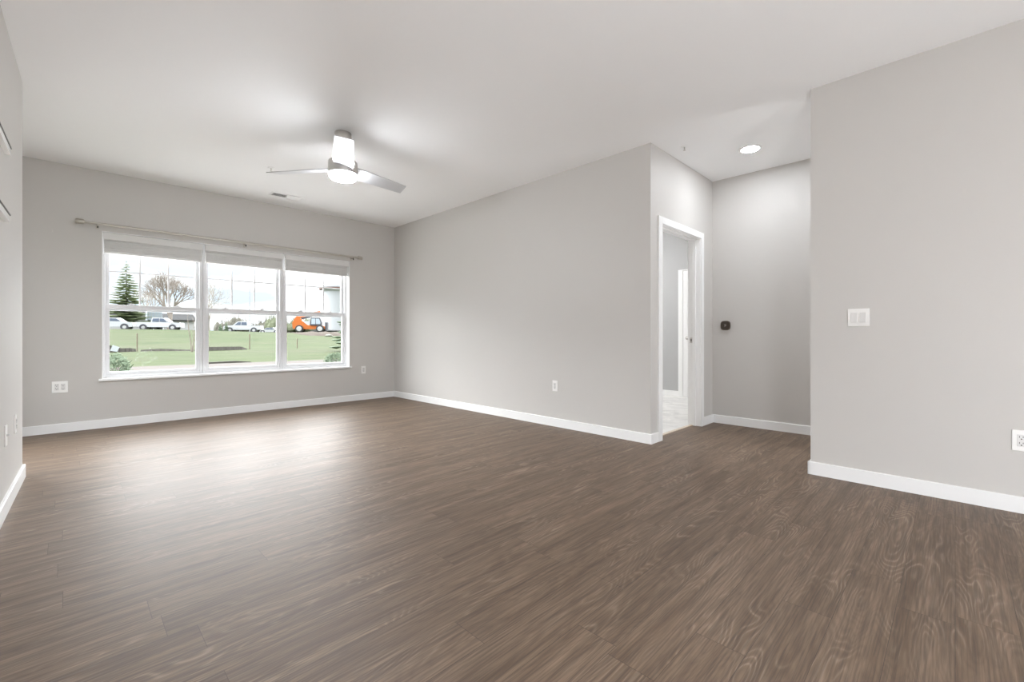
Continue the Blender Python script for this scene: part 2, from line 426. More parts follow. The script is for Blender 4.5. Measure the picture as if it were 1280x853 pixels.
# ------------------------------------------------------------------ windows
UW = (WX1-WX0)/3
YF0, YF1 = YN+.10, YN+.19     # frame depth
struct('trim_window_return', MB().box(WX0, WX0+.006, YN+.002, YF0, WZ0, WZ1).box(WX1-.006, WX1, YN+.002, YF0, WZ0, WZ1).box(WX0, WX1, YN+.002, YF0, WZ1-.006, WZ1), TRIM, label='white side returns of the window opening')
m = MB(); m.box(WX0-.028, WX1+.028, YN-.03, YN, WZ0-.024, WZ0, .005); m.box(WX0, WX1, YN-.002, YF0+.01, WZ0-.012, WZ0)
struct('trim_window_sill', m, TRIM, label='white window sill')
def frame_ring(m, x0, x1, z0, z1, w_, y0, y1, wb=None, wt=None, bev=.003):
    wb = w_ if wb is None else wb; wt = w_ if wt is None else wt
    m.box(x0, x0+w_, y0, y1, z0, z1, bev).box(x1-w_, x1, y0, y1, z0, z1, bev)
    m.box(x0+w_, x1-w_, y0, y1, z0, z0+wb, bev).box(x0+w_, x1-w_, y0, y1, z1-wt, z1, bev)
MR = 1.295
def window_unit(i):
    x0 = WX0+UW*i; x1 = x0+UW
    wn_ = bpy.data.objects.new('window_%d' % (i+1), None); COL.objects.link(wn_); wn_.location = ((x0+x1)/2, YF0, WZ0)
    tag(wn_, ['left', 'middle', 'right'][i]+' double-hung window of the triple window', None, None, 'structure')
    o = wn_.location
    m = MB(); frame_ring(m, x0+.001, x1-.001, WZ0, WZ1-.006, .030, YF0, YF1); m.build('window_frame', VINYL, wn_, o)
    # upper sash, outer track
    ys = YF0+.052; xa, xb = x0+.030, x1-.030
    m = MB(); frame_ring(m, xa, xb, MR-.03, WZ1-.036, .036, ys, ys+.032, .036, .036); us = m.build('upper_sash', VINYL, wn_, o)
    m = MB(); m.box(xa+.03, xb-.03, ys+.014, ys+.018, MR, WZ1-.07); m.build('pane', GLASS, us, o)
    gx0, gx1 = xa+.036, xb-.036; gz0, gz1 = MR+.006, WZ1-.072
    m = MB()
    for k in (1, 2): m.box(gx0+(gx1-gx0)*k/3-.008, gx0+(gx1-gx0)*k/3+.008, ys+.008, ys+.024, gz0, gz1, .002)
    m.box(gx0, gx1, ys+.0085, ys+.0235, 1.70-.007, 1.70+.007, .002)
    m.build('muntin', VINYL, us, o)
    # lower sash, inner track
    ys = YF0+.014
    m = MB(); frame_ring(m, xa, xb, WZ0+.028, MR+.034, .036, ys, ys+.034, .036, .044); ls = m.build('lower_sash', VINYL, wn_, o)
    m = MB(); m.box(xa+.03, xb-.03, ys+.015, ys+.019, WZ0+.05, MR); m.build('pane', GLASS, ls, o)
    for dx in (.27, .73):
        xx = x0+UW*dx
        m = MB(); m.box(xx-.03, xx+.03, ys+.004, ys+.03, MR+.034, MR+.042, .003); m.lathe([(0, 0), (.011, 0), (.011, .012), (0, .013)], (xx, ys+.016, MR+.042), 14); m.box(xx-.004, xx+.03, ys+.008, ys+.020, MR+.046, MR+.054, .002)
        m.build('sash_lock', VINYL, ls, o, 40)
    for dx in (.3, .7):
        xx = x0+UW*dx
        MB().box(xx-.04, xx+.04, ys-.008, ys+.002, WZ0+.036, WZ0+.044, .003).build('sash_lift', VINYL, ls, o)
for i in range(3): window_unit(i)

# blinds raised to the top of each window
def blind(i):
    x0 = WX0+UW*i+.012; x1 = WX0+UW*(i+1)-.012
    if i == 0: x0 = WX0+.010
    if i == 2: x1 = WX1-.010
    ya, yb = YN+.018, YN+.075
    o = Vector(((x0+x1)/2, YN+.05, WZ1-.006))
    t = thing('window_blind', o, ['raised white slat blind in the left window, above the view of the spruce',
        'raised white slat blind in the middle window, above the view of the white pickup',
        'raised white slat blind in the right window, above the orange machine'][i], 'window blind', 'raised blinds of the triple window')
    m = MB(); m.box(x0, x1, ya-.012, ya-.004, WZ1-.083, WZ1-.009, .002); m.build('valance', BLIND, t, o)
    m = MB(); m.box(x0+.006, x1-.006, ya+.004, yb-.004, WZ1-.056, WZ1-.009, .002); m.build('headrail', BLIND, t, o)
    top = WZ1-.070; n = 19; p = .0071
    m = MB()
    for k in range(n):
        z = top-k*p - (.003 if k > 4 else 0)
        sag = random.uniform(-.0015, .0015)
        m.ring_loft([[Vector((xx, ya+.002, z+sag)), Vector((xx, ya+.026, z+.0025+sag)), Vector((xx, ya+.052, z+sag)), Vector((xx, ya+.052, z-.0055+sag)), Vector((xx, ya+.026, z-.0035+sag)), Vector((xx, ya+.002, z-.0055+sag))] for xx in (x0+.008, x1-.008)])
    m.build('slats', BLIND, t, o)
    zb = top-n*p-.008
    MB().box(x0+.008, x1-.008, ya+.002, ya+.052, zb-.014, zb+.002, .003).build('bottom_rail', BLIND, t, o)
    for fx in (.15, .5, .85):
        xx = x0+(x1-x0)*fx
        MB().box(xx-.0012, xx+.0012, ya-.0005, ya+.001, zb-.01, WZ1-.06).build('lift_cord', BLIND, t, o)
for i in range(3): blind(i)

# curtain rod
RY, RZ = YN-.085, 2.165
rx0, rx1, rxm = .115, 3.080, 1.42
o = Vector(((rx0+rx1)/2, RY, RZ))
t = thing('curtain_rod', o, 'bare satin nickel curtain rod with cylinder finials above the window', 'curtain rod')
MB().tube((rx0, RY, RZ), (rxm+.02, RY, RZ), .0120, n=16).build('inner_tube', SATIN, t, o, 40)
MB().tube((rxm, RY, RZ), (rx1, RY, RZ), .0145, n=16).build('outer_tube', SATIN, t, o, 40)
for xx, s_ in ((rx0, -1), (rx1, 1)):
    m = MB(); m.lathe([(0, 0), (.015, 0), (.016, .008*s_), (.025, .010*s_), (.026, .014*s_), (.026, .066*s_), (.022, .072*s_), (0, .072*s_)], (xx-.005*s_, RY, RZ), 24, 'X')
    m.build('finial', SATIN, t, o, 35)
for xx in (.215, 1.590, 3.010):
    m = MB(); m.box(xx-.011, xx+.011, YN-.004, YN, RZ-.045, RZ+.02, .001); m.box(xx-.005, xx+.005, RY-.012, YN, RZ-.026, RZ-.016, .001)
    m.box(xx-.006, xx+.006, RY-.018, RY-.013, RZ-.028, RZ+.002, .001)
    br = m.build('bracket', SATIN, t, o)
    MB().tube((xx, RY, RZ-.012), (xx, RY, RZ-.046), .007, .007, 10).build('set_screw', NICKEL_D, br, o, 40)

# small curtain hooks left on the wall
for k, (px, z, lb) in enumerate(((-.118, 2.045, 'tiny metal hook on the wall left of the window'), (3.226, 2.000, 'tiny metal hook on the wall right of the window'))):
    o = Vector((px, YN, z)); t = thing('wall_hook', o, lb, 'hook', 'tiny hooks beside the window')
    MB().box(px-.006, px+.006, YN-.002, YN, z-.014, z+.014, .0008).build('plate', NICKEL, t, o)
    m = MB(); m.tube((px, YN-.001, z-.004), (px, YN-.016, z-.006), .0022, n=8).tube((px, YN-.016, z-.007), (px, YN-.018, z+.006), .0022, n=8); m.build('hook', NICKEL, t, o)

# ------------------------------------------------------------------ outlets and switches
def plate(name, pos, normal, label, cat, gangs=1, kind='duplex', group=None, h=.117):
    """built facing -Y at the origin, then turned to its wall"""
    ang = math.atan2(normal[1], normal[0])+math.pi/2
    t = thing(name, pos, label, cat, group, ang)
    W_ = .070 if gangs == 1 else .116
    MB().box(-W_/2, W_/2, -.006, 0, -h/2, h/2, .0025).build('cover_plate', PLAST, t)
    for g in range(gangs):
        cx = 0 if gangs == 1 else (-.023+.046*g)
        if kind == 'rocker':
            m = MB(); m.ring_loft([[Vector((cx+sx, -.0058, -.033)), Vector((cx+sx, -.0058, .033)), Vector((cx+sx, -.0065, .033)), Vector((cx+sx, -.0150, -.030)), Vector((cx+sx, -.0150, -.033))] for sx in (-.0165, .0165)])
            m.build('rocker', PLAST2, t)
        elif kind == 'toggle':
            MB().box(cx-.005, cx+.005, -.018, -.005, -.004, .008, .002).build('toggle', PLAST2, t)
        else:
            rc = MB().box(cx-.0165, cx+.0165, -.0085, -.005, -.033, .033, .001).build('receptacle', PLAST2, t)
            m = MB()
            for zc in (-.017, .017):
                m.box(cx-.0085, cx-.0060, -.0091, -.0083, zc-.001, zc+.009).box(cx+.0050, cx+.0075, -.0091, -.0083, zc, zc+.008)
                m.box(cx-.0028, cx+.0028, -.0091, -.0083, zc-.0105, zc-.005)
            m.build('slots', SLOT, rc)
    return t
plate('wall_outlet', (-.064, YN, .463), (0, -1), 'white double-gang wall outlet left of the window', 'outlet', 2)
plate('wall_outlet', (3.21, YN, .461), (0, -1), 'white wall outlet below the right end of the window', 'outlet')
plate('wall_outlet', (XE, 3.08, .440), (-1, 0), 'white wall outlet low on the long right wall', 'outlet')
plate('wall_outlet', (XE, -.283, .402), (-1, 0), 'white wall outlet cut by the right edge of the photo', 'outlet', 2)
plate('light_switch', (XE, .458, 1.108), (-1, 0), 'white two-rocker light switch on the nearest right wall', 'light switch', 2, 'rocker')
def left_at(px):
    r = (px-640)/554; k = (1+r)/(1-r)       # X = k*Y on the ray
    y = (.228+.0299*YJ)/(.0299-k); return Vector((k*y, y))
def z_at(p, py): return CAM_H+(420-py)/554*((p.x+p.y)*.70711)
ln = (1, -.0299)
p = left_at(6.3); plate('light_switch', (p.x, p.y, z_at(p, 545)), ln, 'white wall switch near the left edge, the nearer of two', 'light switch', 1, 'toggle')
p = left_at(18.3); plate('wall_outlet', (p.x, p.y, z_at(p, 530)), ln, 'white wall plate near the left edge, the farther of two', 'outlet')

# two slim rails on the left wall
def rail(px, py, label):
    p = left_at(px); z = z_at(p, py)
    o = Vector((p.x, p.y-.3, z)); t = thing('wall_rail', o, label, 'rail', 'slim rails on the left wall')
    y1 = p.y; y0 = y1-.62
    off = .02
    X = lambda y, d: xl(y)+d
    def bar(d0, d1, z0, z1):
        return MB().ring_loft([[Vector((X(y, d0), y, z0)), Vector((X(y, d1), y, z0)), Vector((X(y, d1), y, z1)), Vector((X(y, d0), y, z1))] for y in (y0, y1)])
    bar(.0, .022, z-.022, z+.012).build('rail', CHROME_W, t, o)
    bar(.0, .026, z+.012, z+.020).build('top_edge', NICKEL_D, t, o)
CHROME_W = plain('polished_white_metal', (.93, .93, .92), .25, 0)
rail(6.0, 188, 'slim horizontal rail at the left edge, the upper of two')
rail(4.6, 272, 'slim horizontal rail at the left edge, the lower of two')

# thermostat
o = Vector((XA, 1.812, 1.10))
def sq_ring(c, r, x, n=40, e=3.2):
    out = []
    for i in range(n):
        a = 2*math.pi*i/n; ca, sa = math.cos(a), math.sin(a)
        k = r/((abs(ca)**e+abs(sa)**e)**(1/e)); out.append(Vector((x, c.y+ca*k, c.z+sa*k)))
    return out
t = thing('thermostat', o, 'dark rounded-square thermostat on the alcove back wall', 'thermostat')
MB().ring_loft([sq_ring(o, .046, XA), sq_ring(o, .046, XA-.008)]).build('backplate', THERM_R, t, o, 40)
MB().ring_loft([sq_ring(o, .049, XA-.008), sq_ring(o, .052, XA-.012), sq_ring(o, .052, XA-.024), sq_ring(o, .048, XA-.028)]).build('housing', THERM_R, t, o, 40)
fc = MB().ring_loft([sq_ring(o, .044, XA-.0275), sq_ring(o, .043, XA-.0290)]).build('face', THERM, t, o, 40)
m = MB()   # faint display mark, too small to read in the photo
def seg(y, z, wy, hz): m.box(XA-.0298, XA-.0289, o.y+y-wy/2, o.y+y+wy/2, o.z+z-hz/2, o.z+z+hz/2)
seg(.001, .009, .020, .0035); seg(-.008, .003, .0035, .010); seg(0, -.003, .014, .0035); seg(.004, -.011, .008, .0035)
m.build('display', THERM_L, fc, o)

# ------------------------------------------------------------------ ceiling fittings
def downlight(x, y, label, grp=None, r=.075, lens=None):
    o = Vector((x, y, CEIL)); t = thing('recessed_downlight', o, label, 'ceiling light', grp)
    m = MB(); m.lathe([(r*1.28, -.0005), (r*1.28, -.004), (r*1.2, -.007), (r, -.005), (r, -.0008)], o, 48); m.build('trim_ring', TRIM, t, o, 40)
    m = MB(); m.lathe([(0, -.0010), (r*.99, -.0010), (r*.97, -.0075), (0, -.0085)], o, 40); m.build('lens', lens or LENS_DOWN, t, o, 40)
downlight(4.535, 1.365, 'round recessed ceiling light glowing over the alcove')
# ceiling register
vx0, vx1, vy0, vy1 = 1.755, 2.125, 5.875, 6.035
o = Vector(((vx0+vx1)/2, (vy0+vy1)/2, CEIL)); t = thing('ceiling_vent', o, 'white slotted air register on the ceiling near the window', 'air vent')
m = MB(); zc0, zc1 = CEIL-.008, CEIL-.0005
m.box(vx0, vx1, vy0, vy0+.022, zc0, zc1, .002).box(vx0, vx1, vy1-.022, vy1, zc0, zc1, .002).box(vx0, vx0+.022, vy0+.022, vy1-.022, zc0, zc1, .002).box(vx1-.022, vx1, vy0+.022, vy1-.022, zc0, zc1, .002).box((vx0+vx1)/2-.006, (vx0+vx1)/2+.006, vy0+.02, vy1-.02, zc0, zc1, .001)
m.build('vent_frame', TRIM, t, o)
MB().box(vx0+.02, vx1-.02, vy0+.02, vy1-.02, CEIL-.0012, CEIL-.0004).build('dark_backing', SLOT, t, o)
for s_, (a, b_) in ((1, (vx0+.022, (vx0+vx1)/2-.006)), (-1, ((vx0+vx1)/2+.006, vx1-.022))):
    m = MB()
    for k in range(6):
        yy = vy0+.032+k*.019
        m.box(a, b_, yy-.009, yy+.009, CEIL-.0072, CEIL-.0058, 0, Matrix.Rotation(R(22*s_), 3, 'X'), (a, yy, CEIL-.0065))
    m.build('louvres', TRIM, t, o)
def sprinkler(x, y, label):
    o = Vector((x, y, CEIL)); t = thing('fire_sprinkler', o, label, 'sprinkler', 'ceiling sprinklers')
    MB().lathe([(0, -.0005), (.034, -.0005), (.032, -.004), (.014, -.007), (0, -.007)], o, 28).build('escutcheon', TRIM, t, o, 40)
    m = MB(); m.tube(o+Vector((0, 0, -.006)), o+Vector((0, 0, -.018)), .007, .006, 10); m.tube(o+Vector((-.008, 0, -.016)), o+Vector((-.002, 0, -.034)), .0016, n=6); m.tube(o+Vector((.008, 0, -.016)), o+Vector((.002, 0, -.034)), .0016, n=6)
    m.lathe([(0, -.033), (.012, -.033), (.012, -.035), (0, -.036)], o, 14); m.build('sprinkler_head', NICKEL, t, o, 40)
sprinkler(4.05, 1.781, 'small fire sprinkler on the ceiling by the alcove corner')
sprinkler(1.50, 5.065, 'small fire sprinkler on the ceiling behind the left fan blade')

# ------------------------------------------------------------------ ceiling fan
FX, FY = 1.686, 3.764
o = Vector((FX, FY, CEIL))
t = thing('ceiling_fan', o, 'three-blade silver ceiling fan with a glowing lamp', 'ceiling fan')
MB().lathe([(0, 0), (.070, 0), (.071, -.004), (.071, -.060), (.066, -.070), (.018, -.076), (0, -.076)], o, 40).build('canopy', NICKEL, t, o, 40)
MB().tube(o+Vector((0, 0, -.07)), o+Vector((0, 0, -.24)), .013, n=18).build('downrod', NICKEL, t, o, 40)
MB().lathe([(0, -.225), (.030, -.228), (.045, -.236), (.104, -.243), (.118, -.250), (.120, -.262), (.120, -.352), (.115, -.358), (0, -.358)], o, 56).build('motor_housing', NICKEL, t, o, 35)
MB().lathe([(.114, -.358), (.116, -.360), (.115, -.378), (.104, -.395), (.070, -.407), (0, -.413)], o, 48).build('lamp_lens', LENS_FAN, t, o, 60)
def blade(ang):
    rt, tip = .09, .665
    prof = []
    L_ = [(rt, .080), (.20, .085), (.45, .077), (tip-.004, .068), (tip, .066)]
    pitch = R(13)
    rings = []
    for r_, hw in L_:
        ring = []
        for sgn, dz in ((-1, .0035), (1, .0035), (1, -.0035), (-1, -.0035)):
            off = sgn*hw                       # + is the left-hand edge looking outward
            rr = r_ + (.018*sgn if r_ > .6 else 0)
            zz_ = dz - off*math.sin(pitch)
            ca, sa = math.cos(ang), math.sin(ang)
            oy = off*math.cos(pitch)
            ring.append(Vector((FX+ca*rr-sa*oy, FY+sa*rr+ca*oy, CEIL-.312+zz_)))
        rings.append(ring)
    b = MB().ring_loft(rings).build('blade', BLADE, t, o)
    return b
for a in (9, 127, 246.5): blade(R(a))

# fill globes added out of view to brighten the ceiling and walls
def fill_globe(x, y, label, gr=.25):
    o = Vector((x, y, 0)); t = thing('fill_light_globe', o, label, 'fill light', 'added fill globes out of view')
    MB().lathe([(0, 0), (.13, 0), (.13, .015), (.02, .025), (0, .025)], o, 24).build('base', NICKEL, t, o, 40)
    MB().tube(o+Vector((0, 0, .02)), o+Vector((0, 0, LAMP_Z-gr+.01)), .012, n=12).build('pole', NICKEL_D, t, o)
    g = []
    for i in range(17):
        a = math.pi*i/16; g.append((gr*math.sin(a), LAMP_Z+gr*math.cos(a)))
    MB().lathe(g, o, 32).build('globe', LENS_FILL_GLOBE, t, o, 60)
LAMP_Z = .40
fill_globe(.15, -.85, 'added fill-light globe behind the camera, left')
fill_globe(1.5, -2.4, 'added fill-light globe behind the camera, right')
fill_globe(4.535, -1.1, 'smaller added fill-light globe down the hall, out of view', .15)  # unseen globe added to lift the lower alcove wall
downlight(4.535, -.15, 'added fill downlight farther along the hall, out of view')  # unseen downlight added to brighten the alcove
# unseen lamp added to light the bedroom, above the door head
o = Vector((5.6, 4.2, CEIL)); t = thing('bedroom_fill_lamp', o, 'added fill lamp on the ceiling beyond the doorway', 'ceiling light')
MB().lathe([(0, 0), (.18, 0), (.18, -.02), (0, -.02)], o, 32).build('base', TRIM, t, o, 40)
MB().lathe([(.17, -.02), (.17, -.05), (.12, -.085), (0, -.10)], o, 32).build('shade', LENS_BED_FILL, t, o, 60)

# ================================================================== OUTSIDE
def ray(px, Y):
    r = (px-640)/554; return Y*(1+r)/(1-r)
def zpx(px, Y, py):
    X = ray(px, Y); return CAM_H+(420-py)/554*(X+Y)*.70711
def ground(x, y):
    if y < 25: h = -.35
    elif y < 40: h = -.35+(y-25)/15*.23
    else:
        crest = 1.84 - .42*max(0, min(1, (x-10)/16))
        s = min(1, (y-40)/35); h = -.12+(crest+.12)*(s*s*(1.7-.7*s) if s < 1 else 1)
    return h
m = MB(); bm = m.bm
xs = [-60+i*4 for i in range(70)]; ys = [-30, -15, 0, 6.9, 10, 14, 18, 21.6, 25, 28, 31, 34, 37, 40, 43, 46, 50, 54, 58, 62, 66, 70, 73, 75, 78, 90, 120, 200, 320]
grid = [[bm.verts.new((x, y, ground(x, y)+(random.uniform(-.04, .04) if y > 26 and y < 74 else 0))) for x in xs] for y in ys]
for a, b_ in zip(grid[:-1], grid[1:]):
    for i in range(len(xs)-1): bm.faces.new((a[i], a[i+1], b_[i+1], b_[i]))
struct('ground_lawn', m, GRASS, 60, 'green grassy slope outside')
struct('ground_bounce_bed', MB().box(-9, 9, YN+.22, 16, -.36, -.33), BOUNCE_BED, label='unseen pale ground strip added to bounce light indoors')  # pale bed below the view, added to reflect skylight onto the ceiling
struct('ground_footpath', MB().box(-40, 60, 21.6, 24.6, -.36, -.325), CONC, label='pale concrete footpath outside')

def silt(name, x0, x1, Y, hf, label):
    n = 24; rings = []
    for i in range(n+1):
        x = x0+(x1-x0)*i/n; g = ground(x, Y); h = max(.03, hf(i/n)); yy = Y+.06*math.sin(i*1.7)
        rings.append([Vector((x, yy-.15, g-.02)), Vector((x, yy, g+h)), Vector((x, yy+.03, g+h)), Vector((x, yy+.12, g-.02))])
    return tag(MB().ring_loft(rings).build(name, SILT), label, 'silt fence', 'silt fence lengths on the slope')
silt('silt_fence', ray(128, 40), ray(170, 40), 40, lambda s: .50-.34*s+.05*math.sin(s*9), 'sagging black silt fence length behind the round shrub')
silt('silt_fence', ray(176, 40), ray(246, 40), 40, lambda s: .13+.05*math.sin(s*5), 'low black silt fence length across the left window view')
silt('silt_fence', ray(252, 40), ray(309, 40), 40, lambda s: .27-.02*s if s < .85 else .27-1.3*(s-.85), 'black silt fence length in the middle window view')
p = Vector((ray(143.5, 39.6), 39.6, 0))
sg = MB().ring_loft([[Vector((-.24, 0, -.18)), Vector((.12, 0, -.26)), Vector((.24, 0, .05)), Vector((-.1, 0, .2))], [Vector((-.24, .02, -.18)), Vector((.12, .02, -.26)), Vector((.24, .02, .05)), Vector((-.1, .02, .2))]]).build('paper_notice', PAPER)
sg.location = (p.x, p.y, ground(p.x, p.y)+.30); tag(sg, 'pale paper sheet caught on the sagging silt fence', 'paper')
for px, y0, y1, lb in ((171.5, 417, 440, 'thin dark stake left of the leafless sapling'), (312, 418, 440, 'thin dark stake below the tall pole'), (371.5, 423.5, 440, 'thin dark stake in the right window view')):
    Y = 40.6; x = ray(px, Y); zt = zpx(px, Y, y0); g = ground(x, Y)
    so_ = MB().box(-.035, .035, -.035, .035, -.15, zt-g, .004).build('fence_stake', STAKE); so_.location = (x, Y, g)
    tag(so_, lb, 'stake', 'stakes along the silt fence')
x = ray(290, 23.2)
dk = MB().prism([(-1.1, 0), (-.9, .1), (.3, .12), (.9, .06), (1.1, 0)], -.12, .12).build('soil_strip', SILT); dk.location = (ray(285, 24.9), 24.9, -.36); tag(dk, 'dark strip of soil at the edge of the footpath', 'soil', None)

# dirt bank on the right below the machine
m = MB(); rings = []
xa, xb = ray(366, 74), ray(445, 74)
for i in range(25):
    x = xa+(xb-xa)*i/24; g = ground(x, 73); k = math.sin(min(1, i/5)*math.pi/2)
    rings.append([Vector((x, 66.5, ground(x, 66.5)-.05)), Vector((x, 68, ground(x, 68)+.25*k+.08*math.sin(i*2.1))), Vector((x, 73, g+.30*k+.1*math.sin(i*1.3))), Vector((x, 78, ground(x, 78)+.1)), Vector((x, 80, ground(x, 80)-.2))])
bk = m.ring_loft(rings).build('dirt_bank', DIRT, None, (0, 0, 0), 60); bk['kind'] = 'structure'; bk['label'] = 'brown dirt bank outside'
bm = bmesh.new(); bmesh.ops.create_icosphere(bm, subdivisions=2, radius=1)
for v in bm.verts: v.co = Vector((v.co.x*.6, v.co.y*.4, v.co.z*.25+.1))*random.uniform(.88, 1.1)
mb = MB(); mb.bm.free(); mb.bm = bm; st = mb.build('pale_boulder', STONE); x = ray(411, 66); st.location = (x, 66, ground(x, 66)); tag(st, 'pale boulder at the foot of the dirt bank', 'boulder')

# conifers
def conifer(name, px, Y, py_top, label, mat, rad, rows=26, per=15, base_gap=.12, sparse=1.0, tw=.16, z_base=None, cat='tree', group=None):
    x = ray(px, Y); g = ground(x, Y); H = zpx(px, Y, py_top)-g
    t = thing(name, (x, Y, g-.05), label, cat, group)
    MB().tube((0, 0, 0), (0, 0, H*.97), tw, .02, 8).build('trunk', BARK, t)
    m = MB()
    for i in range(rows):
        f = i/(rows-1); z = H*(base_gap+(1-base_gap)*f*.985); r = rad*(1-f)**.85*random.uniform(.85, 1.08)+.08
        n = max(5, int(per*(1-f*.55)*sparse))
        for k in range(n):
            a = 2*math.pi*(k+random.random()*.7)/n+i; L = r*random.uniform(.7, 1.1); d = Vector((math.cos(a), math.sin(a), 0)); s_ = Vector((-d.y, d.x, 0))
            zz0 = z+random.uniform(-.1, .1); w_ = L*.20+.04; dr_ = -.16*L
            up = Vector((0, 0, 1))
            p0 = Vector((0, 0, zz0)); p1 = d*L*.55+Vector((0, 0, zz0+dr_*.8)); p2 = d*L+Vector((0, 0, zz0+dr_+.05*L))
            th = .05+.02*L
            m.ring_loft([[p0+s_*.03, p0+up*.03, p0-s_*.03, p0-up*.03], [p1+s_*w_, p1+up*th, p1-s_*w_, p1-up*th*1.6], [p2+s_*w_*.35, p2+up*.02, p2-s_*w_*.35, p2-up*.04]])
    m.build('foliage', mat, t)
    return t
conifer('spruce_tree', 158, 92, 326, 'tall spruce seen through the left window', NEEDLE, 3.4, 24, 13, .17)
conifer('young_pine', 432, 34, 362, 'pine partly cut by the right edge of the right window', SHRUB, 1.25, 12, 7, .12, 1, .06)
conifer('small_evergreen', 275.5, 84, 405, 'small dark evergreen, left one of the pair beside the white pickup', SHRUB, .42, 14, 12, .02, 1, .06, cat='evergreen', group='pair of small evergreens')
conifer('small_evergreen', 283, 85.2, 403.5, 'small dark evergreen, right one of the pair beside the white pickup', SHRUB, .42, 14, 12, .02, 1, .06, cat='evergreen', group='pair of small evergreens')

# leafless trees
def bare_tree(name, px, Y, py_top, label, mat, depth=6, spread=.55, r0=.22, seed=1, forks=3, first=.22, group=None, lean=0):
    rnd = random.Random(seed)
    x = ray(px, Y); g = ground(x, Y); H = zpx(px, Y, py_top)-g
    t = thing(name, (x, Y, g-.05), label, 'tree', group)
    mt, mbx = MB(), MB()
    def grow(p, d, L, r, lv):
        q = p+d*L*.5+Vector((rnd.uniform(-1, 1), rnd.uniform(-1, 1), rnd.uniform(-.4, .6)))*L*.05
        e = q+d*L*.5+Vector((rnd.uniform(-1, 1), rnd.uniform(-1, 1), .3))*L*.06
        tgt = mt if lv == depth else mbx
        n = 8 if lv == depth else (5 if lv > depth-3 else 3)
        tgt.tube(p, q, r, r*.85, n); tgt.tube(q, e, r*.85, r*.68, n)
        if lv == 0: return
        for k in range(forks if lv > 1 else 2):
            a = 2*math.pi*(k+rnd.random()*.8)/forks; tilt = spread*rnd.uniform(.6, 1.3)
            ax = d.orthogonal().normalized(); ax.rotate(Matrix.Rotation(a, 3, d))
            nd = (d*math.cos(tilt)+ax*math.sin(tilt)+Vector((0, 0, .13))).normalized()
            st_ = e if k == 0 else q.lerp(e, rnd.uniform(.3, 1))
            grow(st_, nd, L*rnd.uniform(.62, .88), r*.62, lv-1)
    grow(Vector((0, 0, 0)), Vector((lean, 0, 1)).normalized(), H*first, r0, depth)
    mt.build('trunk', mat, t); mbx.build('branches', mat, t)
    return t
bare_tree('leafless_tree', 212, 88, 327, 'large spreading leafless tree at the right of the left window', BARK, 7, .50, .34, 5, 3, .24)
bare_tree('leafless_tree', 186, 100, 345, 'slimmer leafless tree between the spruce and the large bare tree', BARK2, 6, .42, .2, 9, 3, .25)
bare_tree('leafless_tree', 262, 105, 338, 'pale leafless tree half behind the left mullion', BARK2, 6, .55, .2, 21, 3, .25)
# multi-stem sapling nearby
Y = 38; x = ray(240, Y); g = ground(x, Y)
t = thing('leafless_sapling', (x, Y, g), 'thin multi-stemmed leafless sapling at the right of the left window', 'sapling')
rnd = random.Random(3)
for k in range(5):
    m = MB(); a = k*1.3; p = Vector((math.cos(a)*.05, math.sin(a)*.05, -.03)); d = Vector((math.cos(a)*.14, math.sin(a)*.14, 1)).normalized()
    for s_ in range(6):
        q = p+d*.42+Vector((rnd.uniform(-.04, .04), rnd.uniform(-.04, .04), 0)); m.tube(p, q, .028*(1-s_/7), .028*(1-(s_+1)/7), 6)
        if s_ > 1: m.tube(q, q+Vector((rnd.uniform(-.25, .25), rnd.uniform(-.2, .2), .4)), .010, .004, 4)
        p = q
    m.build('stem', BARK, t)

# shrubs: leafy mounds
def shrub(px, Y, w_, h_, label, seed):
    rnd = random.Random(seed); x = ray(px, Y); g = ground(x, Y)
    t = thing('round_shrub', (x, Y, g), label, 'shrub', 'round shrubs by the footpath')
    m = MB()
    for k in range(900):
        u, v_ = rnd.random()*2*math.pi, rnd.random(); ph = math.acos(1-v_*1.15 if v_ < .95 else 0); rr = rnd.uniform(.72, 1.02)
        c = Vector((math.sin(ph)*math.cos(u)*w_*rr, math.sin(ph)*math.sin(u)*w_*rr, max(.03, math.cos(ph)*h_*rr+.05)))
        d = Vector((rnd.uniform(-1, 1), rnd.uniform(-1, 1), rnd.uniform(-.2, 1.2))).normalized(); s_ = d.orthogonal().normalized()*.022; l = rnd.uniform(.06, .13)
        n_ = d.cross(s_).normalized()*.008
        m.ring_loft([[c-s_, c+n_, c+s_, c-n_], [c+d*l-s_*.2, c+d*l+n_*.2, c+d*l+s_*.2, c+d*l-n_*.2]])
    m.build('foliage', SHRUB, t)
    m = MB()
    for k in range(5): m.tube((0, 0, -.02), (rnd.uniform(-.5, .5)*w_, rnd.uniform(-.5, .5)*w_, h_*.7), .018, .006, 6)
    m.build('stems', BARK, t)
shrub(143, 17.5, .42, .78, 'round green shrub in the lower left corner of the window', 4)
shrub(420, 20, .55, .50, 'round green shrub in the lower right corner of the window', 8)

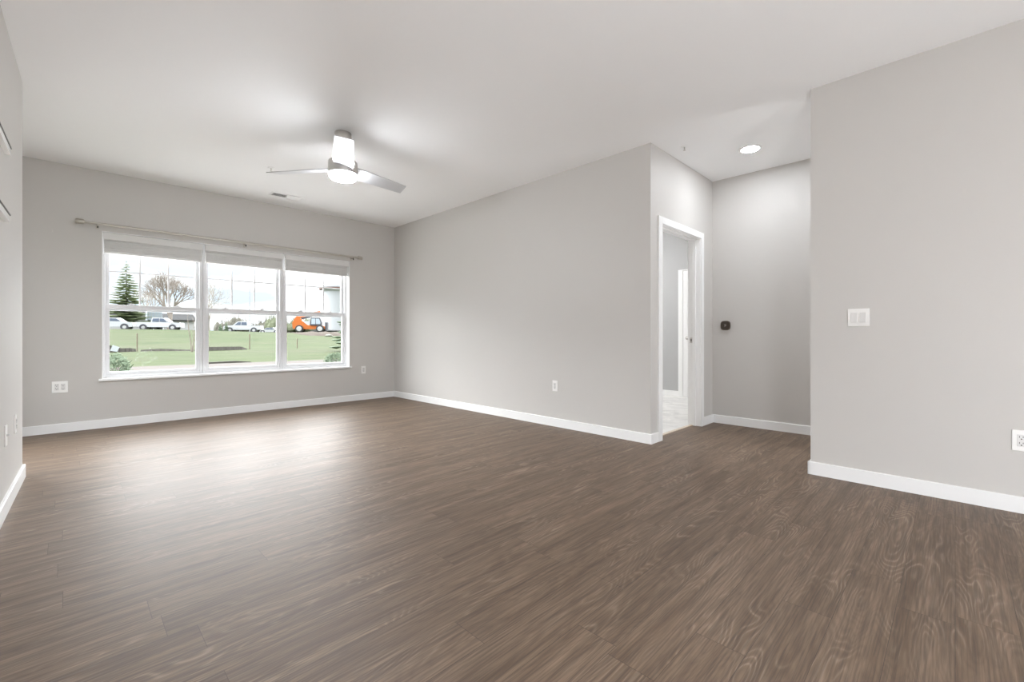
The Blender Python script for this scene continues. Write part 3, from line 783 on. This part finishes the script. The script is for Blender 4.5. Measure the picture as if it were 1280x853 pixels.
# distant woods: uncountable
def woods(x0, x1, Y, hfun, name, mat, label, seed, n=260):
    rnd = random.Random(seed); m = MB()
    for k in range(n):
        f = rnd.random(); x = x0+(x1-x0)*f; y = Y+rnd.uniform(-6, 6); h = hfun(f)*rnd.uniform(.6, 1.1); g = 1.3
        m.tube((x, y, g), (x+rnd.uniform(-.3, .3), y, g+h), .09, .03, 4)
        for j in range(5):
            z = g+h*rnd.uniform(.35, .9); m.tube((x, y, z), (x+rnd.uniform(-1.2, 1.2), y+rnd.uniform(-1, 1), z+h*rnd.uniform(.1, .25)), .05, .015, 3)
        if rnd.random() < .55:
            c = Vector((x, y, g+h*.5)); r_ = h*.2
            m.lathe([(0, -h*.35), (r_, -h*.15), (r_*.9, h*.05), (r_*.4, h*.22), (0, h*.3)], c, 6)
    return tag(m.build(name, mat), label, 'woods', None, 'stuff')
woods(ray(272, 190), ray(350, 190), 190, lambda f: 4.5+3*math.sin(f*5+.4)**2, 'woodland', TREEFAR, 'hazy distant woods behind the white pickup', 2, 190)
woods(ray(335, 170), ray(398, 170), 170, lambda f: 5.2+2*math.sin(f*6+1)**2, 'woodland', TREEFAR2, 'hazy greenish woods behind the orange machine', 6, 190)

# houses
def house(name, px0, px1, Y, py_eave, py_ridge, label, wall, roof=True, depth=8, door=None, win=None, cat='house'):
    xa, xb = ray(px0, Y), ray(px1, Y); xc = (xa+xb)/2; g = ground(xc, Y); W_ = xb-xa
    he = zpx((px0+px1)/2, Y, py_eave)-g; hr = zpx((px0+px1)/2, Y, py_ridge)-g
    t = thing(name, (xc, Y, g-.1), label, cat)
    MB().box(-W_/2, W_/2, 0, depth, 0, he, .02).build('walls', wall, t)
    MB().prism([(-.5, he), (depth/2, hr), (depth+.5, he), (depth+.5, he-.18), (-.5, he-.18)], -W_/2-.4, W_/2+.4, 'YZ').build('roof', ROOFM, t)
    if door: 
        a, b_, h_ = door; MB().box(-W_/2+W_*a, -W_/2+W_*b_, -.06, .02, 0, h_, .01).build('door', DOORD, t)
    for (a, b_, z0, z1) in (win or []):
        f = MB().box(-W_/2+W_*a, -W_/2+W_*b_, -.05, .02, z0, z1, .01).build('window', SIDING2, t)
        MB().box(-W_/2+W_*a+.1, -W_/2+W_*b_-.1, -.07, -.04, z0+.1, z1-.1).build('pane', CARG, f)
    return t
house('garage', 204.5, 243, 97, 399.5, 391, 'white garage with grey roof behind the leafless sapling', SIDING2, door=(.12, .27, 2.6))
house('house', 128, 183, 104, 396, 384, 'pale house behind the spruce trunk', SIDING2, win=[(.3, .42, 1.2, 2.2), (.62, .74, 1.2, 2.2)])
# box trailer between
Y = 94; xa, xb = ray(184, Y), ray(203, Y); g = ground(xa, Y); z0 = zpx(193, Y, 400.5)-g; z1 = zpx(193, Y, 385)-g
t = thing('box_trailer', ((xa+xb)/2, Y, g), 'pale blue boxy trailer left of the garage', 'trailer'); W_ = xb-xa
MB().box(-W_/2, W_/2, 0, 2.4, z0, z1, .06).build('box_body', BLUEW, t)
m = MB()
for k in range(5): m.box(-W_/2+W_*(k+.5)/5-.03, -W_/2+W_*(k+.5)/5+.03, -.04, .01, z0+.1, z1-.1)
m.build('ribs', SIDING2, t)
MB().box(-W_/2+.1, W_/2-.1, .3, 2.1, z0-.25, z0).build('chassis', ORANGE_D, t)
for wx in (-W_*.3, W_*.15, W_*.32):
    MB().lathe([(0, 0), (.42, 0), (.45, .05), (.45, .22), (.42, .27), (0, .27)], (wx, .05, .45), 20, 'Y').build('wheel', TYRE, t)
MB().tube((W_/2-.6, .5, 0), (W_/2-.6, .5, z0), .06, n=8).build('prop_stand', ORANGE_D, t)

# vehicles, built along X, side facing -Y
def wheel(t, x, y, r=.38):
    w_ = MB().lathe([(0, -.11), (r*.6, -.11), (r*.93, -.10), (r, -.06), (r, .06), (r*.93, .10), (0, .10)], (x, y, r), 24, 'Y').build('wheel', TYRE, t, smooth=35)
    MB().lathe([(0, -.125), (r*.55, -.125), (r*.6, -.112), (0, -.112)], (x, y, r), 18, 'Y').build('rim', RIM, w_)
def car(name, px, Y, outline, glass, wheels, wd, label, cat, flip=False, rz=0, parts=None, scale=1):
    x = ray(px, Y); g = ground(x, Y); t = thing(name, (x, Y, g), label, cat, None, rz)
    m = MB(); f = -1 if flip else 1
    out = [(a*f, b) for a, b in outline]
    # body narrowing towards the roof
    def sect(y, inset):
        return [Vector((a, y*(1-inset*max(0, b-1.0)), b)) for a, b in out]
    m.ring_loft([sect(-wd/2+.03, .25), sect(-wd/2, .25), sect(wd/2, .25), sect(wd/2-.03, .25)])
    body = m.build('body', CARW, t)
    for k, poly in enumerate(glass):
        for sd in (-1, 1):
            pg = [(a*f, b) for a, b in poly]; r_ = [[Vector((a, sd*(wd/2*(1-.25*max(0, b-1.0))+d), b)) for a, b in pg] for d in (-.02, .012)]
            MB().ring_loft(r_).build('side_window', CARG, t)
    for wx in wheels:
        for sd in (-1, 1): wheel(t, wx*f, sd*(wd/2-.10))
    for wx in wheels:
        for sd in (-1, 1): MB().lathe([(0, -.012), (.46, -.012), (.46, .012), (0, .012)], (wx*f, sd*(wd/2+.001), .42), 24, 'Y').build('wheel_arch', ORANGE_D, t)
    ex = [a for a, b in out]
    for a, b in ((min(ex)-.03, min(ex)+.06), (max(ex)-.06, max(ex)+.03)):
        MB().box(a, b, -wd/2+.1, wd/2-.1, .42, .62, .02).build('bumper', RIM, t)
    return t
pick = [(-2.8, .45), (-2.85, .95), (-2.7, 1.12), (-1.45, 1.22), (-.75, 1.85), (.05, 1.92), (.75, 1.88), (.85, 1.22), (.95, 1.20), (2.75, 1.20), (2.8, .55), (2.6, .45)]
pg1 = [(-1.15, 1.25), (-.68, 1.72), (-.25, 1.76), (-.25, 1.25)]; pg2 = [(-.15, 1.25), (-.15, 1.76), (.62, 1.74), (.68, 1.25)]
car('pickup_truck', 305, 86, pick, [pg1, pg2], (-1.85, 1.75), 1.95, 'white pickup truck parked in the middle window view', 'pickup truck', rz=R(-30))
suv = [(-2.3, .4), (-2.35, .95), (-2.2, 1.05), (-1.3, 1.15), (-.6, 1.70), (1.9, 1.72), (2.25, 1.15), (2.3, .45)]
sg = [[(-1.0, 1.2), (-.5, 1.58), (.25, 1.60), (.25, 1.2)], [(.35, 1.2), (.35, 1.6), (1.75, 1.6), (1.95, 1.2)]]
car('parked_car', 142, 84, suv, sg, (-1.45, 1.4), 1.85, 'white car at the left edge of the window below the spruce', 'car', flip=True, rz=R(-20))
car('parked_car', 200, 85, pick, [pg1, pg2], (-1.85, 1.75), 1.9, 'white car parked in front of the pale blue trailer', 'car', flip=True, rz=R(-25))
sed = [(-2.2, .4), (-2.25, .8), (-1.2, .95), (-.6, 1.38), (.7, 1.38), (1.4, .98), (2.2, .9), (2.2, .42)]
sgl = [[(-1.0, .98), (-.5, 1.30), (.05, 1.30), (.05, .98)], [(.12, .98), (.12, 1.30), (.6, 1.30), (1.0, .98)]]
car('parked_car', 338, 108, sed, sgl, (-1.35, 1.35), 1.75, 'small white car partly hidden right of the white pickup', 'car', rz=R(-30))

# telehandler
Y = 84; x = ray(388.5, Y); g = ground(x, Y)+.16
t = thing('telehandler', (x, Y, g), 'orange telehandler construction machine in the right window view', 'construction machine', None, R(-32))
S = 1.0
MB().prism([(-2.9, .75), (-3.0, 1.8), (-2.6, 2.5), (-1.7, 2.7), (-1.2, 2.0), (-.4, 1.35), (2.1, 1.3), (2.6, 1.1), (2.7, .65), (-2.4, .6)], -.75, .75).build('chassis', ORANGE, t)
MB().prism([(-2.75, 2.5), (-2.2, 3.2), (1.6, 4.0), (1.75, 3.65), (-1.6, 2.75)], -.25, .25).build('boom', ORANGE, t)
MB().prism([(-1.6, 2.70), (-1.5, 2.35), (1.9, 3.35), (2.9, 3.55), (2.9, 3.72), (1.7, 3.62)], -.32, -.22).build('lift_cylinder', ORANGE_D, t)
cb = MB().prism([(.1, 1.3), (.2, 2.7), (1.7, 2.7), (2.0, 1.9), (1.95, 1.3)], -.95, -.1).build('cab', ORANGE_D, t)
MB().prism([(.25, 1.55), (.32, 2.55), (.95, 2.55), (.95, 1.55)], -.975, -.94).build('cab_pane', BLUEW, cb)
MB().prism([(1.05, 1.55), (1.05, 2.55), (1.6, 2.55), (1.82, 1.9), (1.8, 1.55)], -.975, -.94).build('cab_pane', BLUEW, cb)
MB().prism([(.1, 2.7), (.15, 2.82), (1.75, 2.82), (1.75, 2.7)], -1.0, -.05).build('cab_roof', CARW, cb)
MB().prism([(-1.2, 1.5), (-1.1, 2.1), (0, 2.1), (0, 1.4)], -.7, -.2).build('engine_cover', CARW, t)
MB().box(2.6, 2.9, -.9, .9, .3, 1.9, .03).build('fork_carriage', ORANGE_D, t)
for wx in (-1.75, 1.75):
    for sd in (-1, 1):
        w_ = MB().lathe([(0, -.2), (.40, -.2), (.62, -.18), (.68, -.1), (.68, .1), (.62, .18), (0, .2)], (wx, sd*.95, .68), 24, 'Y').build('wheel', TYRE, t, smooth=35)
        MB().lathe([(0, -.25), (.40, -.25), (.44, -.2), (0, -.2)], (wx, sd*.95, .68), 20, 'Y').build('rim', RIM, w_)

# lamp pole
Y = 100; x = ray(312, Y); g = ground(x, Y); zt = zpx(312, Y, 359)-g
t = thing('tall_pole', (x, Y, g), 'tall thin grey pole in the middle window view', 'pole')
MB().tube((0, 0, 0), (0, 0, zt), .10, .055, 10).build('shaft', POLE, t)
MB().lathe([(0, 0), (.22, 0), (.22, .06), (.12, .1), (0, .1)], (0, 0, 0), 12).build('base_flange', POLE, t)

# water tower
Y = 260; x = ray(426, Y); g = 1.2
k = (x+Y)*.70711/554
t = thing('water_tower', (x, Y, g), 'pale water tower at the right of the right window', 'water tower')
zt = lambda py: CAM_H+(420-py)*k-g
rr = lambda d: d*k
MB().lathe([(rr(19), 0), (rr(19), zt(372)), (rr(20), zt(366)), (0, zt(366))], (0, 0, 0), 40).build('pedestal', TOWERM, t, smooth=40)
MB().lathe([(0, zt(366.5)), (rr(20), zt(366)), (rr(24.5), zt(361)), (rr(24.5), zt(359.5)), (rr(20), zt(357)), (rr(17), zt(353.5)), (rr(9), zt(351.8)), (0, zt(351.5))], (0, 0, 0), 40).build('tank', TOWERM, t, smooth=40)
MB().lathe([(rr(24.7), zt(361.6)), (rr(25), zt(361.6)), (rr(25), zt(363)), (rr(24), zt(363))], (0, 0, 0), 40).build('tank_band', TOWERD, t)
# low grey sheds behind the bank
house('shed', 407, 446, 110, 413, 411.5, 'low grey building behind the dirt bank at the right', DOORD, cat='shed')
